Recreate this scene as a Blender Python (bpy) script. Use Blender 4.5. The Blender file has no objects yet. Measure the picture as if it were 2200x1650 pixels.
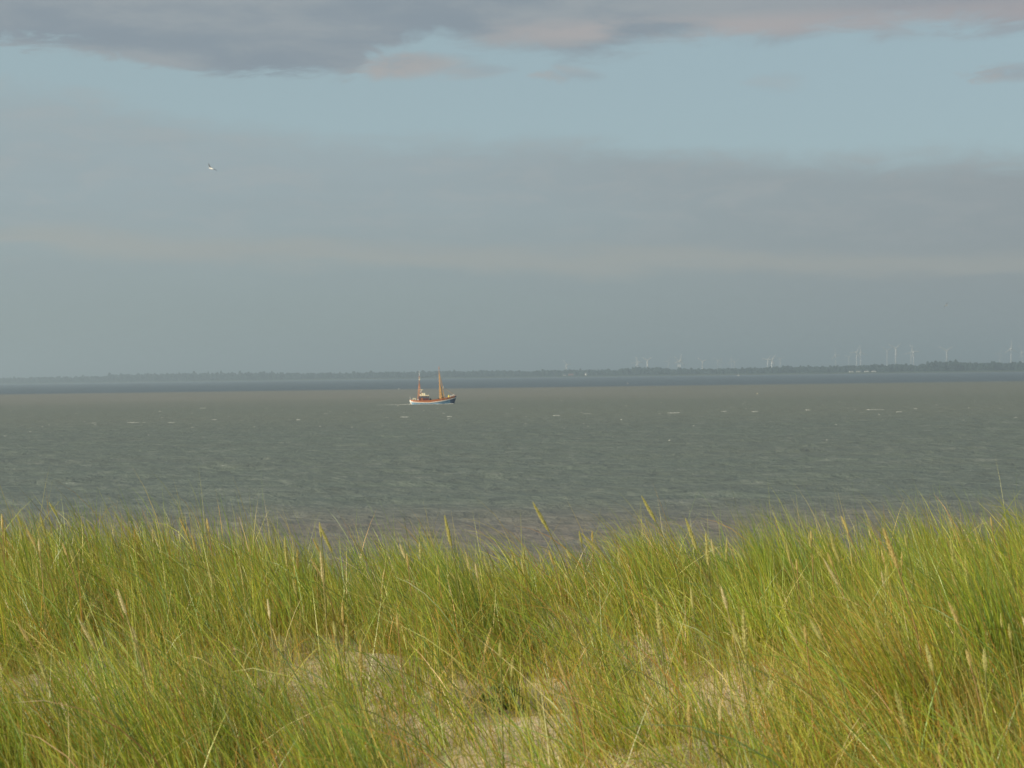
import bpy, bmesh, math, random
import numpy as np
from mathutils import Vector, Matrix, Quaternion, noise as mnoise

S = bpy.context.scene
COL = S.collection
random.seed(7)
rng = np.random.default_rng(11)
R = math.radians

# ------------------------------------------------------------------ camera
CAM_Z = 9.5
F = 3500.0                     # focal length in photo pixels (photo 2200 x 1650)
cam_data = bpy.data.cameras.new('camera')
cam = bpy.data.objects.new('camera', cam_data)
COL.objects.link(cam)
cam_data.sensor_width = 36.0
cam_data.lens = 36.0 * F / 2200.0
cam_data.clip_start = 0.1
cam_data.clip_end = 90000.0
CAM_R = (Matrix.Rotation(R(90 - 0.303), 3, 'X') @ Matrix.Rotation(R(-0.756), 3, 'Z'))
cam.matrix_world = Matrix.Translation((0, 0, CAM_Z)) @ CAM_R.to_4x4()
cam_data.dof.use_dof = True
cam_data.dof.focus_distance = 16.0
cam_data.dof.aperture_fstop = 57.27 / 9.0
S.camera = cam

# ------------------------------------------------------------------ render / exposure
S.render.engine = 'CYCLES'
S.render.resolution_x, S.render.resolution_y = 1024, 768
S.view_settings.view_transform = 'Standard'
S.view_settings.look = 'None'
S.view_settings.gamma = 1.0
EXPO = 0.25
S.view_settings.exposure = EXPO
S.view_settings.use_curve_mapping = False

# ------------------------------------------------------------------ node helpers
class NT:
    def __init__(self, tree):
        self.t = tree; self.n = tree.nodes; self.l = tree.links
    def node(self, kind, **kw):
        nd = self.n.new(kind)
        for k, v in kw.items(): setattr(nd, k, v)
        return nd
    def put(self, sock, v):
        if isinstance(v, bpy.types.NodeSocket): self.l.new(v, sock)
        elif isinstance(v, (tuple, list)) and len(v) == 3 and sock.type == 'RGBA': sock.default_value = (*v, 1)
        else: sock.default_value = v
    def m(self, op, a, b=None, c=None, clamp=False):
        nd = self.node('ShaderNodeMath', operation=op, use_clamp=clamp)
        self.put(nd.inputs[0], a)
        if b is not None: self.put(nd.inputs[1], b)
        if c is not None: self.put(nd.inputs[2], c)
        return nd.outputs[0]
    def ss(self, v, a, b):                     # smoothstep from a to b -> 0..1
        nd = self.node('ShaderNodeMapRange', interpolation_type='SMOOTHSTEP')
        self.put(nd.inputs[0], v); self.put(nd.inputs[1], a); self.put(nd.inputs[2], b)
        return nd.outputs[0]
    def mix(self, f, a, b):
        nd = self.node('ShaderNodeMix', data_type='RGBA')
        self.put(nd.inputs[0], f); self.put(nd.inputs[6], a); self.put(nd.inputs[7], b)
        return nd.outputs[2]
    def scalev(self, v, s):
        nd = self.node('ShaderNodeMapping')
        self.l.new(v, nd.inputs[0]); nd.inputs[3].default_value = s
        return nd.outputs[0]
    def noise(self, v, scale, detail=4, rough=0.5, dist=0.0):
        nd = self.node('ShaderNodeTexNoise')
        self.l.new(v, nd.inputs['Vector'])
        nd.inputs['Scale'].default_value = scale
        nd.inputs['Detail'].default_value = detail
        nd.inputs['Roughness'].default_value = rough
        nd.inputs['Distortion'].default_value = dist
        return nd.outputs['Fac']
    def curve(self, v, pts):                   # v in 0..1, pts (x, y in 0..1)
        nd = self.node('ShaderNodeFloatCurve')
        c = nd.mapping.curves[0]
        c.points[0].location = pts[0]; c.points[1].location = pts[-1]
        for p in pts[1:-1]: c.points.new(*p)
        nd.mapping.update()
        self.put(nd.inputs['Value'], v)
        return nd.outputs[0]

# ------------------------------------------------------------------ sun and sky
SUN_VEC = Vector((-0.80, -0.50, 0.44)).normalized()      # towards the sun: low, left, behind
sun_data = bpy.data.lights.new('sun', 'SUN')
sun_data.energy = 5.0
sun_data.angle = R(0.53)
sun_data.color = (1.0, 0.90, 0.72)
sun = bpy.data.objects.new('sun', sun_data)
COL.objects.link(sun)
sun.rotation_euler = (-SUN_VEC).to_track_quat('-Z', 'Y').to_euler()
sun.location = (-40, -30, 60)

world = bpy.data.worlds.new('World')
S.world = world
world.use_nodes = True
def build_sky():
    w = NT(world.node_tree)
    w.n.clear()
    STR = 0.10
    sky = w.node('ShaderNodeTexSky', sky_type='NISHITA')
    sky.sun_disc = False
    sky.sun_elevation = math.asin(SUN_VEC.z)
    sky.sun_rotation = math.atan2(SUN_VEC.x, SUN_VEC.y)
    sky.air_density = 1.0; sky.dust_density = 1.2; sky.ozone_density = 1.0
    tc = w.node('ShaderNodeTexCoord').outputs['Generated']
    sep = w.node('ShaderNodeSeparateXYZ'); w.l.new(tc, sep.inputs[0])
    X, Y, Z = sep.outputs
    el = w.m('MULTIPLY', w.m('ARCSINE', Z), 57.2958)
    az = w.m('MULTIPLY', w.m('ARCTAN2', X, Y), 57.2958)
    azn = w.m('MULTIPLY_ADD', az, 1 / 40.0, 0.5, clamp=True)       # -20..20 deg -> 0..1
    elp = w.m('MAXIMUM', el, 0.0)
    KS = 1.12 / 2 ** EXPO
    def c3(r, g, b): return (r * KS / STR, g * KS / STR, b * KS / STR)
    # stretched noises
    n1 = w.noise(w.scalev(tc, (9, 9, 34)), 1.0, 6, 0.55, 0.3)
    n2 = w.noise(w.scalev(tc, (5, 5, 40)), 1.3, 5, 0.5, 0.6)
    n3 = w.noise(w.scalev(tc, (22, 22, 80)), 1.0, 7, 0.68, 0.5)
    n4 = w.noise(w.scalev(tc, (3, 3, 9)), 1.0, 4, 0.5, 0.0)
    # clear sky: the Nishita sky, slightly dimmed and greener as through thin high cloud
    hs = w.mix(0.75, sky.outputs[0], c3(0.318, 0.420, 0.442))
    # lower veil, its top edge falling from left to right
    def px(x): return (math.degrees(math.atan((x - 1100) / 3500)) + 20) / 40
    def edge(pts, lo, hi):
        q = [(0.0, (pts[0][1] - lo) / (hi - lo))]
        for x, e in pts: q.append((px(x), (e - lo) / (hi - lo)))
        q.append((1.0, (pts[-1][1] - lo) / (hi - lo)))
        return w.m('MULTIPLY_ADD', w.curve(azn, q), hi - lo, lo)
    ve = edge([(20, 9.95), (300, 9.45), (450, 8.95), (650, 8.6), (1000, 8.45), (1300, 8.1), (1700, 7.6), (2180, 7.3)], 5, 14)
    nn = w.m('MULTIPLY_ADD', n1, 1.6, -0.8)
    nn3 = w.m('MULTIPLY_ADD', n3, 0.8, -0.4)
    v_el = w.m('ADD', w.m('ADD', w.m('SUBTRACT', ve, el), w.m('MULTIPLY', nn, 0.6)), w.m('MULTIPLY', nn3, 2.2))
    veil = w.ss(v_el, -0.35, 0.95)
    # veil colour: grey-blue above, grey-green lower down, mauve-grey to the right
    gr = w.ss(el, 0.0, 7.5)
    vcol = w.mix(gr, c3(0.252, 0.305, 0.295), c3(0.300, 0.368, 0.396))
    rt = w.ss(w.m('ADD', az, w.m('MULTIPLY_ADD', n4, 16, -8)), -6.0, 19.0)
    vcol = w.mix(w.m('MULTIPLY', rt, 0.6), vcol, c3(0.255, 0.275, 0.292))
    # faint warm streaks low in the veil
    st = w.m('MULTIPLY', w.ss(w.m('ABSOLUTE', w.m('SUBTRACT', w.m('ADD', w.m('MULTIPLY_ADD', az, 0.035, el), w.m('MULTIPLY_ADD', nn, 0.9, w.m('MULTIPLY', nn3, 0.8))), 4.1)), 0.75, 0.05), w.ss(n2, 0.33, 0.52))
    vcol = w.mix(w.m('MULTIPLY', st, 0.6), vcol, c3(0.375, 0.375, 0.34))
    mott = w.ss(n2, 0.3, 0.75)
    vcol = w.mix(w.m('MULTIPLY', mott, 0.22), vcol, c3(0.25, 0.29, 0.31))
    vcol = w.mix(w.m('MULTIPLY', w.m('MULTIPLY', w.ss(n3, 0.45, 0.65), w.ss(el, 2.5, 6.5)), 0.28), vcol, c3(0.37, 0.385, 0.385))
    col = w.mix(veil, hs, vcol)
    # upper deck of grey cloud with its lower edge at about eleven degrees
    de = edge([(20, 11.45), (220, 11.2), (420, 10.65), (600, 10.5), (730, 10.55), (820, 11.3), (900, 11.6), (1060, 11.3), (1300, 11.0), (1480, 11.45), (1700, 11.3), (2000, 11.5), (2180, 11.3)], 5, 14)
    d_el = w.m('ADD', w.m('ADD', w.m('SUBTRACT', el, de), w.m('MULTIPLY', nn, 0.2)), w.m('MULTIPLY_ADD', nn3, 2.8, 0.2))
    # the edge is crisper to the left
    deck = w.ss(d_el, -0.15, w.m('MULTIPLY_ADD', w.ss(az, -8, 4), 0.45, 0.35))
    # higher up the deck breaks open
    brk = w.m('MULTIPLY', w.ss(el, 16, 30), w.ss(n4, 0.46, 0.62))
    deck = w.m('MULTIPLY', deck, w.m('SUBTRACT', 1.0, brk))
    # small detached scraps below the deck
    def scrap(x, y, rx, ry, k=1.0):
        a0 = math.degrees(math.atan((x - 1100) / F)); e0 = math.degrees(math.atan((821 - .0132 * x - y) / F))
        dx = w.m('DIVIDE', w.m('SUBTRACT', w.m('MULTIPLY_ADD', nn3, 6.0, az), a0), rx)
        dy = w.m('DIVIDE', w.m('SUBTRACT', w.m('ADD', el, w.m('MULTIPLY', nn, 0.5)), e0), ry)
        r2 = w.m('ADD', w.m('MULTIPLY', dx, dx), w.m('MULTIPLY', dy, dy))
        return w.m('MULTIPLY', w.ss(w.m('SUBTRACT', r2, w.m('MULTIPLY', nn3, 3.5)), 1.4, -0.2), k)
    sc = scrap(900, 140, 2.2, 0.42, 0.95)
    for a in [(1030, 155, 1.2, 0.3, 0.6), (1235, 162, 1.0, 0.3, 0.6), (2170, 182, 1.3, 0.28, 0.8), (1690, 190, 1.0, 0.35, 0.25)]:
        sc = w.m('MAXIMUM', sc, scrap(*a))
    dcol = w.mix(w.ss(w.m('ADD', w.m('MULTIPLY', n1, .7), w.m('MULTIPLY', n3, .3)), 0.36, 0.64), c3(0.222, 0.268, 0.312), c3(0.295, 0.328, 0.352))
    warm = w.m('MULTIPLY', w.m('MULTIPLY', w.ss(az, -3.5, 3.0), w.ss(w.m('ABSOLUTE', w.m('SUBTRACT', el, 11.85)), 0.65, 0.05)), w.ss(n1, 0.4, 0.6))
    dcol = w.mix(w.m('MULTIPLY', warm, 0.8), dcol, c3(0.385, 0.36, 0.36))
    dcol = w.mix(w.m('MULTIPLY', w.ss(az, 4, 18), 0.35), dcol, c3(0.255, 0.255, 0.30))
    col = w.mix(sc, col, w.mix(w.ss(n3, 0.35, 0.65), c3(0.27, 0.305, 0.34), c3(0.36, 0.355, 0.355)))
    col = w.mix(deck, col, dcol)
    bg = w.node('ShaderNodeBackground'); bg.inputs[1].default_value = STR
    w.l.new(col, bg.inputs[0])
    out = w.node('ShaderNodeOutputWorld'); w.l.new(bg.outputs[0], out.inputs[0])
build_sky()

# ------------------------------------------------------------------ object helpers
def P(x, y, d):                                   # a point seen at photo pixel (x, y), d metres away
    v = CAM_R @ Vector(((x - 1100) / F, (825 - y) / F, -1.0))
    return Vector((0, 0, CAM_Z)) + v * (d / v.y)
def tag(o, label=None, cat=None, group=None, kind=None):
    if label: o['label'] = label
    if cat: o['category'] = cat
    if group: o['group'] = group
    if kind: o['kind'] = kind
    return o
def link(name, me, mat=None, parent=None, loc=None):
    o = bpy.data.objects.new(name, me)
    COL.objects.link(o)
    if mat is not None and len(me.materials) == 0:
        for m_ in (mat if isinstance(mat, (list, tuple)) else [mat]): me.materials.append(m_)
    if parent: o.parent = parent
    if loc is not None: o.location = loc
    return o
def empty(name, loc, rz=0.0):
    o = bpy.data.objects.new(name, None)
    o.empty_display_size = 0.1
    COL.objects.link(o); o.location = loc; o.rotation_euler = (0, 0, rz)
    return o
def copy_tree(o, parent=None):
    c = o.copy(); COL.objects.link(c)
    if parent: c.parent = parent
    for ch in o.children: copy_tree(ch, c)
    return c
def mesh_np(name, co, loops, starts, smooth=False):
    me = bpy.data.meshes.new(name)
    me.vertices.add(len(co)); me.vertices.foreach_set('co', np.ascontiguousarray(co, dtype=np.float32).ravel())
    me.loops.add(len(loops)); me.loops.foreach_set('vertex_index', np.ascontiguousarray(loops, dtype=np.int32))
    me.polygons.add(len(starts)); me.polygons.foreach_set('loop_start', np.ascontiguousarray(starts, dtype=np.int32))
    if smooth: me.polygons.foreach_set('use_smooth', np.ones(len(starts), dtype=bool))
    me.update(calc_edges=True)
    return me
def grid_mesh(name, Xs, Ys, zf, smooth=True):
    gx, gy = np.meshgrid(Xs, Ys)
    z = zf(gx, gy)
    co = np.stack([gx, gy, z], -1).reshape(-1, 3)
    nx, ny = len(Xs), len(Ys)
    i = (np.arange(ny - 1)[:, None] * nx + np.arange(nx - 1)[None, :]).ravel()
    q = np.stack([i, i + 1, i + 1 + nx, i + nx], -1).ravel()
    return mesh_np(name, co, q, np.arange(0, len(q), 4), smooth)
class MB:
    """collects simple solids into one mesh"""
    def __init__(self): self.v = []; self.f = []; self.mi = []
    def add(self, vs, fs, m=0):
        o = len(self.v); self.v += [tuple(a) for a in vs]
        self.f += [tuple(o + i for i in f) for f in fs]; self.mi += [m] * len(fs); return self
    def box(self, c, s, m=0, rz=0.0, taper=1.0):
        vs = []
        for k, (sx, sy, sz) in enumerate([(-1,-1,-1),(1,-1,-1),(1,1,-1),(-1,1,-1),(-1,-1,1),(1,-1,1),(1,1,1),(-1,1,1)]):
            t = taper if sz > 0 else 1
            x, y = sx * s[0] / 2 * t, sy * s[1] / 2 * t
            vs.append((c[0] + x * math.cos(rz) - y * math.sin(rz), c[1] + x * math.sin(rz) + y * math.cos(rz), c[2] + sz * s[2] / 2))
        return self.add(vs, [(0,3,2,1),(4,5,6,7),(0,1,5,4),(1,2,6,5),(2,3,7,6),(3,0,4,7)], m)
    def tube(self, pts, rs, n=6, m=0):
        if not isinstance(rs, (list, tuple)): rs = [rs] * len(pts)
        pts = [Vector(p) for p in pts]; vs = []
        for i, p in enumerate(pts):
            t = (pts[min(i + 1, len(pts) - 1)] - pts[max(i - 1, 0)]).normalized()
            a = t.cross(Vector((0.13, 1, 0.07))).normalized(); b = t.cross(a)
            for k in range(n):
                an = 2 * math.pi * k / n
                vs.append(p + (a * math.cos(an) + b * math.sin(an)) * rs[i])
        fs = [(i * n + k, i * n + (k + 1) % n, (i + 1) * n + (k + 1) % n, (i + 1) * n + k) for i in range(len(pts) - 1) for k in range(n)]
        fs += [tuple(range(n))[::-1], tuple((len(pts) - 1) * n + k for k in range(n))]
        return self.add(vs, fs, m)
    def ball(self, c, r, m=0, n=8, k=5):
        if not isinstance(r, (tuple, list)): r = (r, r, r)
        vs = [(c[0], c[1], c[2] - r[2])]
        for j in range(1, k):
            ph = -math.pi / 2 + math.pi * j / k
            for i in range(n):
                a = 2 * math.pi * i / n
                vs.append((c[0] + r[0] * math.cos(ph) * math.cos(a), c[1] + r[1] * math.cos(ph) * math.sin(a), c[2] + r[2] * math.sin(ph)))
        vs.append((c[0], c[1], c[2] + r[2])); L = len(vs) - 1
        fs = [(0, 1 + (i + 1) % n, 1 + i) for i in range(n)]
        fs += [(1 + j * n + i, 1 + j * n + (i + 1) % n, 1 + (j + 1) * n + (i + 1) % n, 1 + (j + 1) * n + i) for j in range(k - 2) for i in range(n)]
        fs += [(1 + (k - 2) * n + i, 1 + (k - 2) * n + (i + 1) % n, L) for i in range(n)]
        return self.add(vs, fs, m)
    def mesh(self, name, smooth=False):
        me = bpy.data.meshes.new(name); me.from_pydata(self.v, [], self.f)
        me.polygons.foreach_set('material_index', self.mi)
        if smooth: me.polygons.foreach_set('use_smooth', [True] * len(me.polygons))
        me.update(); return me
    def build(self, name, mat, parent=None, smooth=False, loc=None):
        return link(name, self.mesh(name, smooth), mat, parent, loc)

# ------------------------------------------------------------------ materials
def mat_plain(name, col, rough=0.6, var=0.12, scale=3.0, spec=0.4, bump=0.0):
    m = bpy.data.materials.new(name); m.use_nodes = True
    w = NT(m.node_tree); p = w.n['Principled BSDF']
    tc = w.node('ShaderNodeTexCoord').outputs['Object']
    n = w.noise(tc, scale, 5, 0.6)
    dk = tuple(c * (1 - var * 1.6) for c in col); lt = tuple(min(1, c * (1 + var)) for c in col)
    w.l.new(w.mix(w.ss(n, 0.3, 0.7), dk, lt), p.inputs['Base Color'])
    p.inputs['Roughness'].default_value = rough
    p.inputs['Specular IOR Level'].default_value = spec
    if bump:
        b = w.node('ShaderNodeBump'); b.inputs['Strength'].default_value = bump
        w.l.new(n, b.inputs['Height']); w.l.new(b.outputs[0], p.inputs['Normal'])
    return m
M = {}
M['hull_blue'] = mat_plain('hull_blue_paint', (0.22, 0.39, 0.54), 0.35, 0.15, 1.2)
M['navy'] = mat_plain('dark_navy_paint', (0.07, 0.11, 0.19), 0.35, 0.2, 1.5)
M['white'] = mat_plain('white_paint', (0.80, 0.77, 0.70), 0.4, 0.06, 2.0)
M['cream'] = mat_plain('cream_paint', (0.80, 0.72, 0.50), 0.5, 0.06, 2.0)
M['varnish'] = mat_plain('varnished_orange_wood', (0.44, 0.15, 0.055), 0.35, 0.2, 4.0)
M['maroon'] = mat_plain('dark_maroon_wood', (0.15, 0.05, 0.045), 0.4, 0.25, 4.0)
M['ochre'] = mat_plain('ochre_spar_wood', (0.58, 0.31, 0.08), 0.5, 0.2, 3.0)
M['rustred'] = mat_plain('red_brown_spar', (0.52, 0.22, 0.10), 0.5, 0.2, 3.0)
M['deck'] = mat_plain('deck_boards', (0.30, 0.18, 0.10), 0.8, 0.2, 3.0)
M['dark'] = mat_plain('dark_iron', (0.06, 0.06, 0.06), 0.6, 0.2, 3.0)
M['glass'] = mat_plain('wheelhouse_glass', (0.10, 0.14, 0.18), 0.08, 0.05, 1.0, 0.7)
M['yellow'] = mat_plain('yellow_plastic', (0.75, 0.62, 0.12), 0.5, 0.08, 3.0)
M['net'] = mat_plain('brown_netting', (0.30, 0.20, 0.07), 0.9, 0.3, 6.0)
M['turbine'] = mat_plain('turbine_white', (0.66, 0.65, 0.62), 0.45, 0.03, 0.05)
M['trees'] = mat_plain('far_tree_foliage', (0.022, 0.036, 0.028), 0.9, 0.35, 0.05, 0.1)
M['bark'] = mat_plain('tree_bark', (0.10, 0.075, 0.05), 0.9, 0.2, 1.0, 0.1)
M['brick'] = mat_plain('red_brick_wall', (0.32, 0.16, 0.11), 0.8, 0.15, 0.5)
M['render'] = mat_plain('pale_wall_plaster', (0.72, 0.70, 0.62), 0.8, 0.06, 0.5)
M['roof'] = mat_plain('tiled_roof', (0.28, 0.11, 0.07), 0.8, 0.15, 0.5)
M['slate'] = mat_plain('grey_roof', (0.14, 0.14, 0.15), 0.7, 0.15, 0.5)
M['foam'] = mat_plain('sea_foam', (0.54, 0.54, 0.49), 0.8, 0.1, 1.5)

# ------------------------------------------------------------------ dune, beach and land behind
PATCH = [(-1.12, 9.2, .45, .9), (-.35, 9.3, .6, .8), (.2, 7.9, .6, .8), (1.05, 7.9, .40, .7), (-2.3, 8.7, .42, .8), (.55, 9.0, .35, .5), (0.0, 7.1, .6, .6), (1.3, 9.0, .35, .35)]
def zsoft(x, y):
    a = 0.07 * np.sin(x * 1.3 + 0.5) * np.sin(y * 1.1 + 1.0) + 0.05 * np.sin(x * 2.9 + y * 1.7) + 0.03 * np.sin(x * 5.3 - y * 4.1 + 2)
    a = a + 0.018 * np.sin(x * 11.0 + 3 * np.sin(y * 3)) * np.sin(y * 9.0 + 2)
    return a
def ground_z(x, y):
    x = np.asarray(x, float); y = np.asarray(y, float)
    rel = -1.66 - 0.012 * np.clip(y, -30, 13)
    side = 0.20 * np.clip((-x - 0.6) / 2.5, 0, 1) + 0.12 * np.clip((x - 1.2) / 2.5, 0, 1) - 0.03 * np.exp(-((x - 0.0) / 1.2) ** 2)
    rel = rel + side * np.clip((y - 6) / 6, 0, 1)
    fade = np.clip(1 - (np.abs(x) - 40) / 60, 0, 1) * np.clip(1 - (np.abs(y) - 20) / 30, 0, 1)
    rel = rel + zsoft(x, y) * fade
    # beyond the crest the dune falls to the beach
    t = np.clip((y - 13.0) / 15.0, 0, 1); t = t * t * (3 - 2 * t)
    beach = 0.7 - (y - 28) * 0.045
    z = (CAM_Z + rel) * (1 - t) + beach * t
    back = np.clip((-y - 30) / 200, 0, 1)
    return z - back * 4.0
def geo(a, b, n): return list(np.geomspace(a, b, n))
xs = np.array(sorted([-v for v in geo(7.2, 32000, 40)] + list(np.arange(-7, 7.01, 0.07)) + geo(7.2, 32000, 40)))
ys = np.array(sorted([-v for v in geo(2.2, 32000, 36)] + list(np.arange(-2, 16.01, 0.08)) + list(np.arange(16.5, 110, 1.2))))
def mat_sand():
    m = bpy.data.materials.new('dune_sand'); m.use_nodes = True
    w = NT(m.node_tree); p = w.n['Principled BSDF']
    g = w.node('ShaderNodeTexCoord').outputs['Object']
    a = w.noise(g, 2.2, 6, 0.6); b = w.noise(g, 60, 4, 0.7); c = w.noise(g, 14, 5, 0.6)
    col = w.mix(w.ss(a, 0.35, 0.65), (0.50, 0.395, 0.235), (0.58, 0.47, 0.305))
    col = w.mix(w.m('MULTIPLY', w.ss(c, 0.52, 0.72), 0.5), col, (0.30, 0.22, 0.11))
    col = w.mix(w.m('MULTIPLY', w.ss(b, 0.6, 0.75), 0.5), col, (0.25, 0.18, 0.10))
    w.l.new(col, p.inputs['Base Color'])
    p.inputs['Roughness'].default_value = 0.95; p.inputs['Specular IOR Level'].default_value = 0.1
    bp = w.node('ShaderNodeBump'); bp.inputs['Strength'].default_value = 0.7; bp.inputs['Distance'].default_value = 0.03
    w.l.new(w.m('ADD', w.m('MULTIPLY', c, 1.0), w.m('MULTIPLY', b, 0.35)), bp.inputs['Height']); w.l.new(bp.outputs[0], p.inputs['Normal'])
    return m
dune = link('dune', grid_mesh('dune', xs, ys, ground_z), mat_sand())
tag(dune, 'pale sandy dune with bare patches between the grass', kind='structure')

# ------------------------------------------------------------------ sea
def mat_water():
    m = bpy.data.materials.new('sea_water'); m.use_nodes = True
    w = NT(m.node_tree); w.n.clear()
    g = w.node('ShaderNodeNewGeometry').outputs['Position']
    sep = w.node('ShaderNodeSeparateXYZ'); w.l.new(g, sep.inputs[0])
    big = w.noise(w.scalev(g, (0.004, 0.012, 1)), 1.0, 4, 0.5)
    mid = w.noise(w.scalev(g, (0.02, 0.07, 1)), 1.0, 5, 0.6)
    yy = w.m('ADD', sep.outputs[1], w.m('MULTIPLY', sep.outputs[0], 0.02))
    lg = w.m('LOGARITHM', w.m('MAXIMUM', yy, 10.0), 10.0)
    lgn = w.m('ADD', lg, w.m('MULTIPLY_ADD', big, 0.10, -0.05))
    # silty shallows by the beach, grey-green channel, pale sandbank, darkened blue-grey band beyond
    near = (0.150, 0.120, 0.084); chan = (0.092, 0.112, 0.077); bank = (0.172, 0.163, 0.120); far_shade = (0.050, 0.082, 0.108)
    c = w.mix(w.ss(lgn, 1.97, 2.12), near, chan)
    c = w.mix(w.m('MULTIPLY', w.ss(lgn, 2.45, 2.60), 0.35), c, (0.150, 0.150, 0.090))
    c = w.mix(w.m('MULTIPLY', w.ss(lgn, 2.72, 2.93), w.m('MULTIPLY_ADD', w.ss(sep.outputs[0], -50, 300), -0.65, 1.0)), c, bank)
    c = w.mix(w.ss(w.m('ADD', lg, w.m('MULTIPLY_ADD', mid, 0.05, -0.025)), 3.07, 3.125), c, far_shade)  # far band: cloud shade painted into the water colour
    c = w.mix(w.m('MULTIPLY', w.ss(mid, 0.35, 0.7), 0.35), c, (0.10, 0.105, 0.075))
    str_ = w.noise(w.scalev(g, (0.36, 0.34, 1)), 1.0, 7, 0.70, 0.25)
    c = w.mix(w.m('MULTIPLY', w.ss(str_, 0.50, 0.66), 0.55), c, (0.055, 0.060, 0.040))
    c = w.mix(w.m('MULTIPLY', w.ss(str_, 0.48, 0.34), 0.35), c, (0.20, 0.205, 0.165))
    # ripple relief: several scales of wind chop running across the view
    h = None
    for (sx, sy, sc, amp, det) in [(0.5, 0.75, 0.45, 0.60, 4), (0.7, 0.9, 1.2, 0.32, 4), (1.0, 1.3, 4.0, 0.07, 3)]:
        mp = w.scalev(g, (sx, sy, 1))
        n = w.noise(mp, sc, det, 0.6, 0.4)
        v = w.m('MULTIPLY', n, amp)
        h = v if h is None else w.m('ADD', h, v)
    b = w.node('ShaderNodeBump'); b.inputs['Strength'].default_value = 1.0; b.inputs['Distance'].default_value = 1.0
    w.l.new(h, b.inputs['Height'])
    d = w.node('ShaderNodeBsdfDiffuse'); w.l.new(c, d.inputs['Color']); w.l.new(b.outputs[0], d.inputs['Normal'])
    gl = w.node('ShaderNodeBsdfGlossy'); gl.inputs['Roughness'].default_value = 0.36; gl.inputs['Color'].default_value = (0.95, 0.97, 1, 1)
    w.l.new(b.outputs[0], gl.inputs['Normal'])
    mx = w.node('ShaderNodeMixShader'); w.put(mx.inputs[0], 0.19)
    w.l.new(d.outputs[0], mx.inputs[1]); w.l.new(gl.outputs[0], mx.inputs[2])
    out = w.node('ShaderNodeOutputMaterial'); w.l.new(mx.outputs[0], out.inputs['Surface'])
    return m
# real wave relief close in, flattening out with distance
def waves(x, y):
    z = np.zeros_like(x)
    r2 = np.random.default_rng(5)
    for k in range(26):
        lam = 1.3 * (1.16 ** k) * 0.8
        if lam > 14: break
        th = R(78 + r2.uniform(-38, 38)); kx, ky = math.cos(th) * 2 * math.pi / lam, math.sin(th) * 2 * math.pi / lam
        a = 0.011 * lam ** 0.85
        z += a * np.sin(kx * x + ky * y + r2.uniform(0, 6.28) + 0.6 * np.sin(0.11 * x / 1.0 + k))
    return z * np.clip(1 - (y - 150) / 350.0, 0, 1) * np.clip(1 - (np.abs(x) / (0.55 * y + 5) - 0.8) / 0.2, 0, 1)
def sea_mesh():
    t = np.concatenate([np.linspace(-60, -1.0, 12)[:-1], np.linspace(-1.0, 1.0, 560), np.linspace(1.0, 60, 12)[1:]])
    Y = np.concatenate([[30.0, 42.0, 55.0], np.geomspace(62, 520, 620), np.geomspace(530, 32000, 60)])
    T, YY = np.meshgrid(t, Y)
    XX = T * (0.42 * YY)
    XX = np.clip(XX, -32000, 32000)
    XX[:, 0] = -32000; XX[:, -1] = 32000
    z = waves(XX, YY)
    co = np.stack([XX, YY, z], -1).reshape(-1, 3)
    nx, ny = len(t), len(Y)
    i = (np.arange(ny - 1)[:, None] * nx + np.arange(nx - 1)[None, :]).ravel()
    q = np.stack([i, i + 1, i + 1 + nx, i + nx], -1).ravel()
    return mesh_np('sea', co, q, np.arange(0, len(q), 4), True)
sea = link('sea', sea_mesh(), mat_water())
tag(sea, 'choppy grey-green sea', kind='structure')

# ------------------------------------------------------------------ far shore
SHX = [-32000, -9000, -2514, 0, 1080, 1508, 5000, 32000]
SHY = [16000, 10500, 8000, 6500, 5500, 5000, 3600, 2000]
def shore_y(x): return np.interp(x, SHX, SHY)
def mat_far():
    m = bpy.data.materials.new('far_fields'); m.use_nodes = True
    w = NT(m.node_tree); p = w.n['Principled BSDF']
    g = w.node('ShaderNodeTexCoord').outputs['Object']
    n = w.noise(w.scalev(g, (1, 0.4, 1)), 0.004, 4, 0.6)
    a = w.node('ShaderNodeAttribute', attribute_name='edge')
    col = w.mix(w.ss(n, 0.4, 0.6), (0.035, 0.055, 0.030), (0.06, 0.075, 0.04))
    col = w.mix(w.ss(a.outputs['Fac'], 0.45, 0.75), (0.14, 0.13, 0.10), col)
    w.l.new(col, p.inputs['Base Color']); p.inputs['Roughness'].default_value = 1.0; p.inputs['Specular IOR Level'].default_value = 0.0
    return m
def far_shore():
    X = np.concatenate([np.linspace(-32000, -3600, 12)[:-1], np.linspace(-3600, 3600, 240), np.linspace(3600, 32000, 12)[1:]])
    off = [-30, 0, 40, 70, 100, 140, 600, 24000]
    hh = [-1.0, 0.3, 1.5, 5.5, 5.5, 2.2, 2.4, 3.0]
    vs = []; ed = []
    for j, (o, h) in enumerate(zip(off, hh)):
        for x in X:
            wob = 14 * math.sin(x / 170) + 9 * math.sin(x / 63 + 1)
            y = min(32000 - (7 - j) * 2.0, float(shore_y(x)) + o + (wob if j < 7 else 0))
            vs.append((x, y, h)); ed.append(0.0 if j < 2 else 1.0)
    nx = len(X)
    i = (np.arange(len(off) - 1)[:, None] * nx + np.arange(nx - 1)[None, :]).ravel()
    q = np.stack([i, i + 1, i + 1 + nx, i + nx], -1).ravel()
    me = mesh_np('far_shore', np.array(vs), q, np.arange(0, len(q), 4), False)
    at = me.attributes.new('edge', 'FLOAT', 'POINT'); at.data.foreach_set('value', np.array(ed, dtype=np.float32))
    return me
fs = link('far_shore', far_shore(), mat_far())
tag(fs, 'low far shore with a grassy dyke', kind='structure')

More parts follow.
